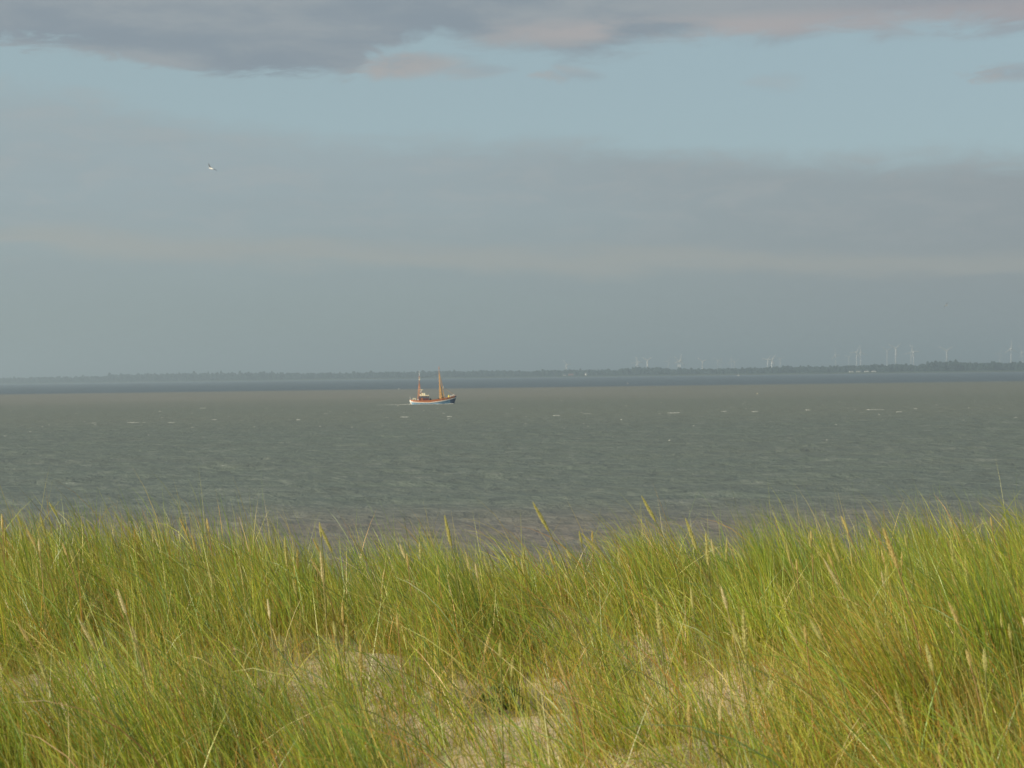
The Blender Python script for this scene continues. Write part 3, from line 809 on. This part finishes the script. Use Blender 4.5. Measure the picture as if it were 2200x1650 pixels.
def blades(name, bx, by, L, th0, th1, phi, w0, ctip, cbase, mat, seg=5, zoff=0.0):
    """ribbons that bend over; th0/th1 lean from the vertical at foot and tip, phi the heading of the lean"""
    n = len(bx); K = seg + 1
    t = np.linspace(0, 1, K)
    th = th0[:, None] + (th1 - th0)[:, None] * t[None, :] ** 1.35
    ph = phi[:, None] + rng.normal(0, .10, (n, 1)) * t[None, :] * 2
    ds = (L / seg)[:, None]
    sx = np.sin(th) * np.cos(ph) * ds; sy = np.sin(th) * np.sin(ph) * ds; sz = np.cos(th) * ds
    def cum(a):
        c = np.zeros_like(a); c[:, 1:] = np.cumsum((a[:, 1:] + a[:, :-1]) / 2, 1); return c
    px_ = bx[:, None] + cum(sx); py_ = by[:, None] + cum(sy)
    pz = (ground_z(bx, by) + zoff - 0.02)[:, None] + cum(sz)
    T = np.stack([sx, sy, sz], -1); T /= np.linalg.norm(T, axis=-1, keepdims=True)
    rv = rng.normal(0, 1, (n, 1, 3)); rv[:, :, 1] += 0.6
    W = np.cross(T, rv); W /= np.linalg.norm(W, axis=-1, keepdims=True) + 1e-9
    wid = w0[:, None] * np.clip(1 - t[None, :] ** 2.2, 0.04, 1) * np.minimum(1, .7 + t[None, :] * 2)
    A = np.stack([px_, py_, pz], -1)
    V0 = A - W * wid[..., None] / 2; V1 = A + W * wid[..., None] / 2
    co = np.stack([V0, V1], 2).reshape(n, K * 2, 3)
    co = co[:, :-1, :].copy(); co[:, -1, :] = A[:, -1, :]      # single tip vertex
    NV = 2 * K - 1
    base = (np.arange(n) * NV)[:, None]
    loc = []; st = []; o = 0
    for i in range(seg - 1): loc += [2 * i, 2 * i + 1, 2 * i + 3, 2 * i + 2]; st.append(o); o += 4
    i = seg - 1; loc += [2 * i, 2 * i + 1, 2 * i + 2]; st.append(o); o += 3
    loops = (base + np.array(loc)[None, :]).ravel()
    starts = (np.arange(n)[:, None] * o + np.array(st)[None, :]).ravel()
    me = mesh_np(name, co.reshape(-1, 3), loops, starts, False)
    tt = np.repeat(t, 2)[:-1]
    k = np.clip((0.38 - tt) / 0.38, 0, 1)[None, :, None]
    c = ctip[:, None, :] * (1 - k) + cbase[:, None, :] * k
    col = np.concatenate([c, np.ones((n, NV, 1))], -1).astype(np.float32)
    at = me.color_attributes.new('tint', 'FLOAT_COLOR', 'POINT'); at.data.foreach_set('color', col.ravel())
    return link(name, me, mat)
def density(x, y):
    d = np.ones_like(x)
    # thin, sandy middle of the foreground; thick to both sides and along the crest
    mid = np.exp(-np.clip(np.abs(x + 0.05) - 0.9, 0, None) ** 2 / 0.35) * np.clip((10.3 - y) / 0.9, 0, 1)
    d *= 1 - 0.56 * mid
    lp = np.exp(-((x + 2.2) / .5) ** 2 - ((y - 8.6) / .9) ** 2); d *= 1 - .6 * lp
    for (cx, cy, rx, ry) in PATCH:
        d *= 1 - 0.78 * np.exp(-(((x - cx) / rx) ** 2 + ((y - cy) / ry) ** 2) ** 2)
    d *= 1 - .40 * np.exp(-((x - .12) / .65) ** 4) * np.clip((y - 10.2) / 1.0, 0, 1)
    d *= .72 + .5 * np.sin(x * 3.1 + np.sin(y * 2.3) * 1.5) * np.sin(y * 2.9 + x)      # the dip in the middle of the crest
    return d
def scatter(nt, per, ylo=4.6, yhi=13.6, crest_boost=True):
    """tuft centres, then blades round them"""
    X_ = []; Y_ = []
    while len(X_) < nt:
        y = rng.uniform(ylo, yhi, nt * 3); x = rng.uniform(-1, 1, nt * 3) * (0.36 * yhi + 1.2)
        ok = (np.abs(x) < 0.36 * y + 1.2) & (rng.random(nt * 3) < density(x, y))
        X_ += list(x[ok]); Y_ += list(y[ok])
    X_ = np.array(X_[:nt]); Y_ = np.array(Y_[:nt])
    k = rng.integers(0, 10 ** 6, nt)
    cnt = np.clip(rng.normal(per, per * .35, nt), 6, None).astype(int)
    idx = np.repeat(np.arange(nt), cnt)
    n = len(idx)
    sp = rng.uniform(.03, .11, nt)[idx]
    bx = X_[idx] + rng.normal(0, 1, n) * sp; by = Y_[idx] + rng.normal(0, 1, n) * sp
    return idx, bx, by
def pick(n, weights):
    w_ = np.array(weights, float); w_ /= w_.sum()
    c = PAL[rng.choice(len(PAL), n, p=w_)]
    return c * rng.uniform(.62, 1.42, (n, 1)) * np.array([.97, 1.03, 1.0]) * rng.uniform(.95, 1.05, (n, 3))
def main_grass():
    nt = 1900
    idx, bx, by = scatter(nt, 44)
    n = len(idx)
    tl = rng.uniform(.68, 1.15, nt)[idx]
    L = 0.68 * tl * rng.uniform(.45, 1.12, n) * (1 + .28 * (rng.random(n) < .09))
    midf = np.exp(-((bx - .12) / .65) ** 4) * np.clip((by - 9.8) / 1.0, 0, 1)
    L *= 1 - .17 * midf * (rng.random(n) < .93)
    L *= 1 - .30 * np.exp(-(bx / 1.7) ** 4) * np.clip((9.6 - by) / .5, 0, 1)
    lean = rng.normal(0, .20, nt)[idx] + 0.10 * np.sin(bx * 1.3 + 1) + .09 * (bx > 1.0)
    th0 = np.clip(rng.normal(.14, .10, n) + lean * .5, .0, .6)
    th1 = np.clip(rng.normal(.74, .30, n) + lean, .05, 1.7)
    phi = math.pi + rng.normal(0, .62, n)
    rnd = rng.random(n) < .16
    phi[rnd] = rng.uniform(0, 6.28, rnd.sum())
    w0 = rng.uniform(.0024, .0060, n)
    tw = rng.random(nt)
    ct = pick(n, [28, 20, 9, 20, 14, 7, 7, 5]) * rng.uniform(.78, 1.2, nt)[idx][:, None]
    dry = (rng.random(n) < (.05 + .22 * (tw[idx] > .82)))
    ct[dry] = pick(int(dry.sum()), [0, 0, 0, 2, 3, 5, 6, 5])
    right = (bx > .9) & (by < 9.0) & (rng.random(n) < .45)
    ct[right] = pick(int(right.sum()), [2, 1, 0, 6, 4, 6, 4, 8])
    cb = pick(n, [3, 2, 1, 5, 4, 6, 5, 8])
    o = blades('dune_grass', bx, by, L, th0, th1, phi, w0, ct, cb, MGR)
    tag(o, 'wind bent green marram grass covering the dune', 'grass', kind='stuff')
main_grass()
def arching_grass():
    # thin single stems all over, then long blades the wind has bent right over
    n = 5800
    y = rng.uniform(5.2, 12.9, n); x = rng.uniform(-.37, .37, n) * y
    ok = rng.random(n) < np.where((np.abs(x) < 1.9) & (y < 10.2), 1.0, .35); x = x[ok]; y = y[ok]; n = len(x)
    o = blades('thin_stems', x, y, rng.uniform(.25, .68, n), rng.uniform(0, .35, n), np.clip(rng.normal(.55, .35, n), 0, 1.5), np.where(rng.random(n) < .75, math.pi, 0) + rng.normal(0, .7, n),
               rng.uniform(.0022, .0042, n), pick(n, [9, 7, 3, 9, 6, 6, 4, 6]), pick(n, [2, 1, 0, 4, 3, 6, 5, 9]), MGR)
    tag(o, 'thin single grass stems standing over the bare sand', 'grass stems', kind='stuff')
    n = 620
    y = rng.uniform(4.6, 12.5, n); x = rng.uniform(-.38, .38, n) * y
    o = blades('arching_blades', x, y, rng.uniform(.75, 1.15, n), rng.uniform(.15, .6, n), rng.uniform(1.2, 1.95, n), math.pi + rng.normal(0, .35, n),
               rng.uniform(.004, .0075, n), pick(n, [8, 8, 5, 6, 3, 3, 1, 3]) * .8, pick(n, [4, 3, 1, 4, 3, 4, 3, 6]), MGR, seg=7)
    tag(o, 'long broad grass blades arching over to the left', 'grass', kind='stuff')
arching_grass()
def dry_grass():
    nt = 420
    idx, bx, by = scatter(nt, 26, 4.8, 13.2)
    n = len(idx)
    L = rng.uniform(.18, .55, n); th0 = np.clip(rng.normal(.5, .3, n), 0, 1.3); th1 = np.clip(rng.normal(1.2, .4, n), .2, 2.0)
    phi = math.pi + rng.normal(0, 1.5, n)
    ct = pick(n, [0, 0, 0, 1, 1, 6, 8, 4]); cb = pick(n, [0, 0, 0, 1, 1, 4, 5, 6])
    o = blades('dry_grass', bx, by, L, th0, th1, phi, rng.uniform(.002, .004, n), ct, cb, MGR, seg=4)
    tag(o, 'dead straw coloured blades tangled low between the green grass', 'dry grass', kind='stuff')
    # loose straws lying over the others, pale and nearly straight
    n = 420
    y = rng.uniform(5.5, 12.8, n); x = rng.uniform(-.34, .34, n) * y
    o = blades('loose_straws', x, y, rng.uniform(.5, .95, n), rng.uniform(.4, .9, n), rng.uniform(.7, 1.4, n), np.where(rng.random(n) < .72, math.pi, 0) + rng.normal(0, .5, n),
               rng.uniform(.003, .005, n), pick(n, [0, 0, 0, 0, 3, 4, 6, 4]), pick(n, [0, 0, 0, 0, 2, 4, 6, 4]), MGR)
    tag(o, 'long single straws leaning across the green grass', 'straws', kind='stuff')
    # short stubble and litter on the sand
    n = 9000
    y = rng.uniform(5.5, 11.5, n); x = rng.uniform(-.4, .4, n) * y
    o = blades('sand_stubble', x, y, rng.uniform(.03, .14, n), rng.uniform(.2, 1.3, n), rng.uniform(.8, 1.7, n), rng.uniform(0, 6.28, n),
               rng.uniform(.002, .0045, n), pick(n, [0, 0, 0, 1, 1, 4, 6, 5]), pick(n, [0, 0, 0, 0, 1, 4, 5, 6]), MGR, seg=3)
    tag(o, 'short brown stubble and straw litter on the sand', 'litter', kind='stuff')
dry_grass()
def tussock(px, d, n, Lm, spread, lean, w_, cw, label):
    x = (px - 1100) / F * d
    bx = x + rng.normal(0, spread, n); by = d + rng.normal(0, spread * .8, n)
    L = Lm * rng.uniform(.6, 1.1, n)
    o = blades('grass_tussock', bx, by, L, np.clip(rng.normal(.16 + lean * .3, .1, n), 0, 1), np.clip(rng.normal(.55 + lean, .22, n), 0, 1.7),
               math.pi + rng.normal(0, .45, n), rng.uniform(w_ * .7, w_ * 1.3, n), pick(n, cw), pick(n, [0, 0, 0, 3, 2, 6, 4, 9]), MGR, seg=6)
    tag(o, label, 'grass tussock', 'tussocks standing out of the dune grass')
tussock(1985, 6.9, 520, .95, .13, .30, .0042, [4, 3, 1, 8, 4, 5, 3, 9], 'thick brown stemmed tussock leaning left in the lower right')
tussock(2150, 7.9, 380, 1.0, .12, .02, .0042, [12, 9, 5, 6, 2, 1, 1, 1], 'tall dark green tussock at the right edge')
tussock(1010, 10.6, 300, .92, .11, .10, .0040, [9, 9, 7, 5, 3, 1, 1, 0], 'green tussock rising over the water just right of the boat line')
tussock(1690, 11.2, 260, .98, .10, -.05, .0040, [12, 8, 5, 5, 2, 1, 0, 0], 'upright dark green tussock on the crest right of centre')
tussock(740, 5.9, 240, .72, .12, .10, .0042, [10, 6, 4, 6, 3, 3, 1, 3], 'blurred green tussock at the bottom edge left of centre')
tussock(1085, 8.75, 130, .42, .05, .0, .0042, [8, 6, 0, 4, 0, 1, 0, 6], 'small dark tuft on the bare sand at centre')
tussock(300, 6.6, 380, .88, .14, .30, .0042, [10, 8, 4, 8, 5, 3, 2, 3], 'broad green tussock sweeping left in the lower left')

# small leafy weed on the bare sand
def weed():
    d = 8.55; x = (1070 - 1100) / F * d
    t = empty('leafy_weed', (x, d, float(ground_z(x, d)))); tag(t, 'low dark green leafy weed on the bare sand at centre', 'weed')
    m = mat_plain('weed_leaf', (.11, .15, .035), .6, .25, 20)
    MB().tube([(0, 0, -.02), (.01, 0, .07), (.0, .01, .14)], [.006, .005, .003], 5).build('stem', m, t)
    lf = MB().add([(0, 0, 0), (.012, .02, .004), (0, .052, .01), (-.012, .02, .004), (0, .022, -.003)], [(0, 1, 4), (1, 2, 4), (2, 3, 4), (3, 0, 4)]).mesh('leaf'); lf.materials.append(m)
    r = random.Random(2)
    for k in range(46):
        o = link('leaf', lf, None, t); a = r.uniform(0, 6.28)
        o.location = (r.gauss(0, .05), r.gauss(0, .04), r.uniform(.01, .13)); o.rotation_euler = (r.uniform(-.2, .9), r.uniform(-.5, .5), a); s = r.uniform(.7, 1.4); o.scale = (s, s, s)
weed()

# ------------------------------------------------------------------ seed heads
def spike_mesh(seed, cols, fat):
    """unit-length flowering spike along +Z made of a core and overlapping spikelets"""
    r = random.Random(seed); vs = []; fs = []; cl = []
    def prof(t): return fat * (math.sin(math.pi * min(1, max(0, t)) ** .8) ** .6 * (1 - .25 * t)) + .004
    n = 6; K = 9
    for j in range(K):
        t = j / (K - 1)
        for k in range(n):
            a = 2 * math.pi * k / n; q = prof(t) * .8 * r.uniform(.85, 1.1)
            vs.append((q * math.cos(a), q * math.sin(a), t)); cl.append(cols[0])
    fs += [(i * n + k, i * n + (k + 1) % n, (i + 1) * n + (k + 1) % n, (i + 1) * n + k) for i in range(K - 1) for k in range(n)]
    for k in range(80):
        t = .02 + .93 * k / 80; a = k * 2.399 + r.uniform(-.3, .3); q = prof(t)
        ln = r.uniform(.06, .10); w_ = q * .55
        ux, uy = math.cos(a), math.sin(a); sx, sy = -uy, ux
        o = len(vs); c = r.choice(cols)
        vs += [(ux * q * .6 - sx * w_ * .4, uy * q * .6 - sy * w_ * .4, t), (ux * q * .6 + sx * w_ * .4, uy * q * .6 + sy * w_ * .4, t),
               (ux * q * 1.15, uy * q * 1.15, t + ln * .45), (ux * q * 1.1, uy * q * 1.1, t + ln)]
        fs += [(o, o + 1, o + 2), (o + 1, o + 3, o + 2), (o + 3, o, o + 2)]; cl += [c] * 4
    me = bpy.data.meshes.new('spike'); me.from_pydata(vs, [], fs); me.update()
    at = me.color_attributes.new('tint', 'FLOAT_COLOR', 'POINT')
    at.data.foreach_set('color', np.array([(*c, 1) for c in cl], dtype=np.float32).ravel())
    me.materials.append(MGR)
    return me
GREEN = [(.50, .48, .17), (.58, .53, .24), (.38, .40, .12), (.62, .56, .30)]
STRAW = [(.60, .50, .20), (.66, .56, .27), (.48, .37, .14), (.55, .46, .15)]
CREAM = [(.68, .62, .38), (.62, .55, .30), (.55, .50, .24)]
SPK = {'g': [spike_mesh(s, GREEN, .055) for s in (1, 2, 3)], 's': [spike_mesh(s, STRAW, .050) for s in (4, 5, 6)], 'c': [spike_mesh(s, CREAM, .050) for s in (7, 8)],
       'b': [spike_mesh(9, STRAW, .13)]}
STALK_COL = {'g': (.26, .27, .08), 's': (.42, .28, .12), 'c': (.45, .40, .18), 'b': (.40, .30, .13)}
def stalk_mesh(p0, p1, p2, p3, col):
    K = 7; pts = []
    for i in range(K):
        t = i / (K - 1); a = (1 - t)
        pts.append(p0 * a ** 3 + p1 * 3 * a * a * t + p2 * 3 * a * t * t + p3 * t ** 3)
    me = MB().tube([tuple(q) for q in pts], [.0036 - .0010 * i / (K - 1) for i in range(K)], 4).mesh('stalk')
    at = me.color_attributes.new('tint', 'FLOAT_COLOR', 'POINT')
    at.data.foreach_set('color', np.array([(*col, 1)] * len(me.vertices), dtype=np.float32).ravel())
    me.materials.append(MGR); return me
def seed_head(tip, foot, kind, label, group, variant=0):
    ax = tip - foot; L = ax.length; ax.normalize()
    gz = lambda x, y: float(ground_z(x, y))
    h = foot.z - gz(foot.x, foot.y)
    sl = Vector((ax.x, ax.y, 0)) / max(ax.z, .35)
    g = foot - sl * h * .45; g.z = gz(g.x, g.y) - .01
    t = empty('seed_head', g); tag(t, label, 'seed head', group)
    f = foot - g
    link('stalk', stalk_mesh(Vector((0, 0, 0)), Vector((0, 0, f.z * .4)), f - ax * h * .35, f, STALK_COL[kind]), None, t)
    o = link('spike', SPK[kind][variant % len(SPK[kind])], None, t)
    o.location = f - ax * .004
    o.rotation_mode = 'QUATERNION'; o.rotation_quaternion = ax.to_track_quat('Z', 'Y')
    k = L ** .35 * .2 ** .65 if kind != 'b' else L
    o.scale = (k, k, L)
HEADS = [
 (1143.5, 1077, 1180, 1143, 'g', 'long green seed head curving left above the crest, right of the boat'),
 (954.8, 1105, 970, 1176, 'g', 'long upright green seed head on the crest directly below the boat'),
 (1377, 1063, 1409.5, 1122, 'g', 'topmost green seed head, leaning left against the grey water'),
 (1248, 1144, 1298.7, 1195, 'g', 'green seed head leaning furthest to the left, in the dip of the crest'),
 (1125, 1175, 1127, 1229, 'g', 'upright yellow green seed head in the middle of the dip, right one of two'),
 (1101.4, 1182, 1102.5, 1225, 'g', 'short upright yellow green seed head in the dip, left one of two'),
 (1000, 1184, 1009, 1225, 'c', 'pale frayed seed head at the left side of the dip'),
 (1409.6, 1282, 1421, 1379.5, 'g', 'long thin upright green seed head amid the grass right of centre'),
 (773.7, 1370, 776, 1451, 's', 'straight straw coloured seed head before the bare sand left of centre'),
 (1102.5, 1411, 1099, 1455, 'g', 'short pale green seed head above the leafy weed at centre'),
 (1152, 1503, 1182, 1597, 'g', 'green seed head leaning left low in the bottom centre'),
 (1056, 1346, 1041, 1406, 's', 'thin straw seed head leaning to the right, above the bare sand'),
 (1272, 1139, 1273, 1165, 's', 'short straw seed head right behind the furthest leaning one'),
 (1244, 1139, 1250, 1169, 'g', 'small green seed head touching the furthest leaning one'),
 (735, 1293, 737, 1338, 's', 'short straw seed head amid reddish stems left of centre'),
 (184, 1116, 205, 1152, 'g', 'green seed head leaning left on the crest, far left'),
 (36.5, 1103, 47, 1131, 'g', 'small green seed head on the crest nearest the left edge'),
 (84.5, 1101, 99.6, 1154, 'g', 'second green seed head on the crest from the left edge'),
 (327, 1135, 330, 1169, 'c', 'pale upright knobbly seed head on the left crest'),
 (385, 1111, 404, 1154, 's', 'straw seed head leaning left above the left crest'),
 (411.5, 1148, 421, 1184, 's', 'reddish straw seed head just below right of the left crest one'),
 (686, 1126, 714, 1188, 'g', 'green seed head leaning left, the highest between the left crest and the boat'),
 (688, 1180, 695, 1255, 'c', 'bright pale upright seed head left of centre, tallest of its cluster'),
 (611, 1150, 618, 1222, 'g', 'upright green seed head left of a pair of thin brown ones'),
 (639, 1178, 639, 1225, 's', 'thin brown upright seed head between two green ones left of centre'),
 (195, 1177, 198, 1229, 'g', 'upright thin yellow green seed head amid the grass far left'),
 (440, 1205, 443, 1244, 'g', 'upright pale green seed head half way along the left crest'),
 (163.5, 1319, 205, 1394.5, 'c', 'long pale seed head leaning left amid the grass in the lower left'),
 (599, 1357, 609, 1428, 'g', 'upright green seed head before the left bare sand patch'),
 (1, 1421, 8, 1481, 'c', 'pale upright seed head cut by the left edge'),
 (639, 1564, 658, 1642, 'g', 'pale green seed head at the bottom edge left of centre'),
 (259, 1511, 278, 1575, 's', 'straw seed head low in the bottom left'),
 (551, 1203, 560, 1240, 'c', 'small pale seed head on the crest left of the upright green one'),
 (1767.5, 1197, 1802.5, 1259, 'c', 'brightest cream seed head, leaning left amid the right hand grass'),
 (1896, 1131, 1930, 1225, 's', 'long yellow seed head leaning left on the right crest'),
 (2094, 1131, 2114, 1195, 'g', 'long pale green seed head on the crest, nearest the right edge'),
 (2050.5, 1135, 2071, 1184, 's', 'straw seed head leaning left, upper one of a cluster near the right edge'),
 (2073, 1188, 2080.5, 1263, 'g', 'upright green seed head, rightmost of the cluster near the right edge'),
 (2041, 1154, 2056, 1240, 'g', 'long green seed head, leftmost of the cluster near the right edge'),
 (1876, 1310, 1909.6, 1406, 'g', 'long green seed head leaning left in the middle of the right hand grass'),
 (1596, 1300, 1603, 1406, 'g', 'very long upright pale green seed head right of centre'),
 (1562, 1154, 1560, 1210, 'g', 'upright green seed head, rightmost of four on the crest right of centre'),
 (1516, 1141, 1522.6, 1218, 'g', 'tall upright green seed head, second of four on the crest right of centre'),
 (1527, 1156, 1536, 1199, 'c', 'pale seed head, third of four on the crest right of centre'),
 (1472, 1111, 1498, 1184, 'g', 'green seed head leaning left, first of four on the crest right of centre'),
 (1921, 1479, 1954.7, 1586, 'g', 'long green seed head over the brown tussock in the lower right'),
 (1827, 1368, 1844, 1409, 'c', 'short pale frayed seed head in the right hand grass, left one of two'),
 (1853, 1370, 1855, 1417, 's', 'short straw upright seed head in the right hand grass, right one of two'),
 (1547, 1503, 1547, 1552, 'c', 'short bright upright seed head before the sand in the lower right centre'),
 (1676.6, 1221, 1678.5, 1255, 's', 'short tan seed head below the upright dark green tussock'),
 (2015, 1274, 2030, 1327, 'g', 'green seed head leaning left below the cluster near the right edge'),
 (2016.6, 1590, 2022, 1650, 's', 'straw seed head at the bottom edge, lower right'),
 (1690, 1342, 1718, 1391, 'c', 'pale bluish seed head leaning left in the right hand grass'),
 (1479, 1501, 1481, 1556, 's', 'tan upright seed head low right of centre beside the bare sand'),
]
for i, (tx, ty, bx_, by_, kd, lb) in enumerate(HEADS):
    lp = math.hypot(tx - bx_, ty - by_)
    d = min(11.8, max(6.2, 0.2 * F / max(lp, 40)))
    # keep the stalk a believable height over the sand
    for _ in range(40):
        hgt = P(tx, ty, d).z - float(ground_z(P(tx, ty, d).x, d))
        if hgt > 1.12: d += .15
        elif hgt < .42: d -= .15
        else: break
    seed_head(P(tx, ty, d), P(bx_, by_, d + .02), kd, lb, 'marram seed heads rising from the dune grass', i)
r = random.Random(77)
for i in range(150):
    y = r.uniform(6.2, 11.6) ; x = r.uniform(-.34, .34) * y
    if float(density(np.array([x]), np.array([y]))[0]) < r.random() * .8: continue
    h = r.uniform(.42, .72); z = float(ground_z(x, y)); a = r.gauss(-.22, .14)
    foot = Vector((x, y, z + h)); L = r.uniform(.07, .13)
    tip = foot + Vector((math.sin(a) * L, r.uniform(-.02, .02), math.cos(a) * L))
    kd = r.choice('gggssc')
    v = CAM_R.transposed() @ (tip - Vector((0, 0, CAM_Z))); qx = 1100 - F * v.x / v.z; qy = 825 + F * v.y / v.z
    zx = ['far left', 'left', 'left of centre', 'centre', 'right of centre', 'right', 'far right'][min(6, max(0, int(qx / 2200 * 7)))]
    zy = ['by the topmost blades', 'high in the grass', 'half way down the grass', 'low in the grass', 'by the bottom edge'][min(4, max(0, int((qy - 1130) / 85)))]
    lean = 'leftward leaning' if a < -.28 else ('nearly upright' if a > -.12 else 'slightly tilted')
    seed_head(tip, foot, kd, 'short %s %s seed head %s, %s' % ({'g': 'green', 's': 'straw', 'c': 'cream'}[kd], lean, zy, zx), 'small seed heads half hidden in the grass', i)
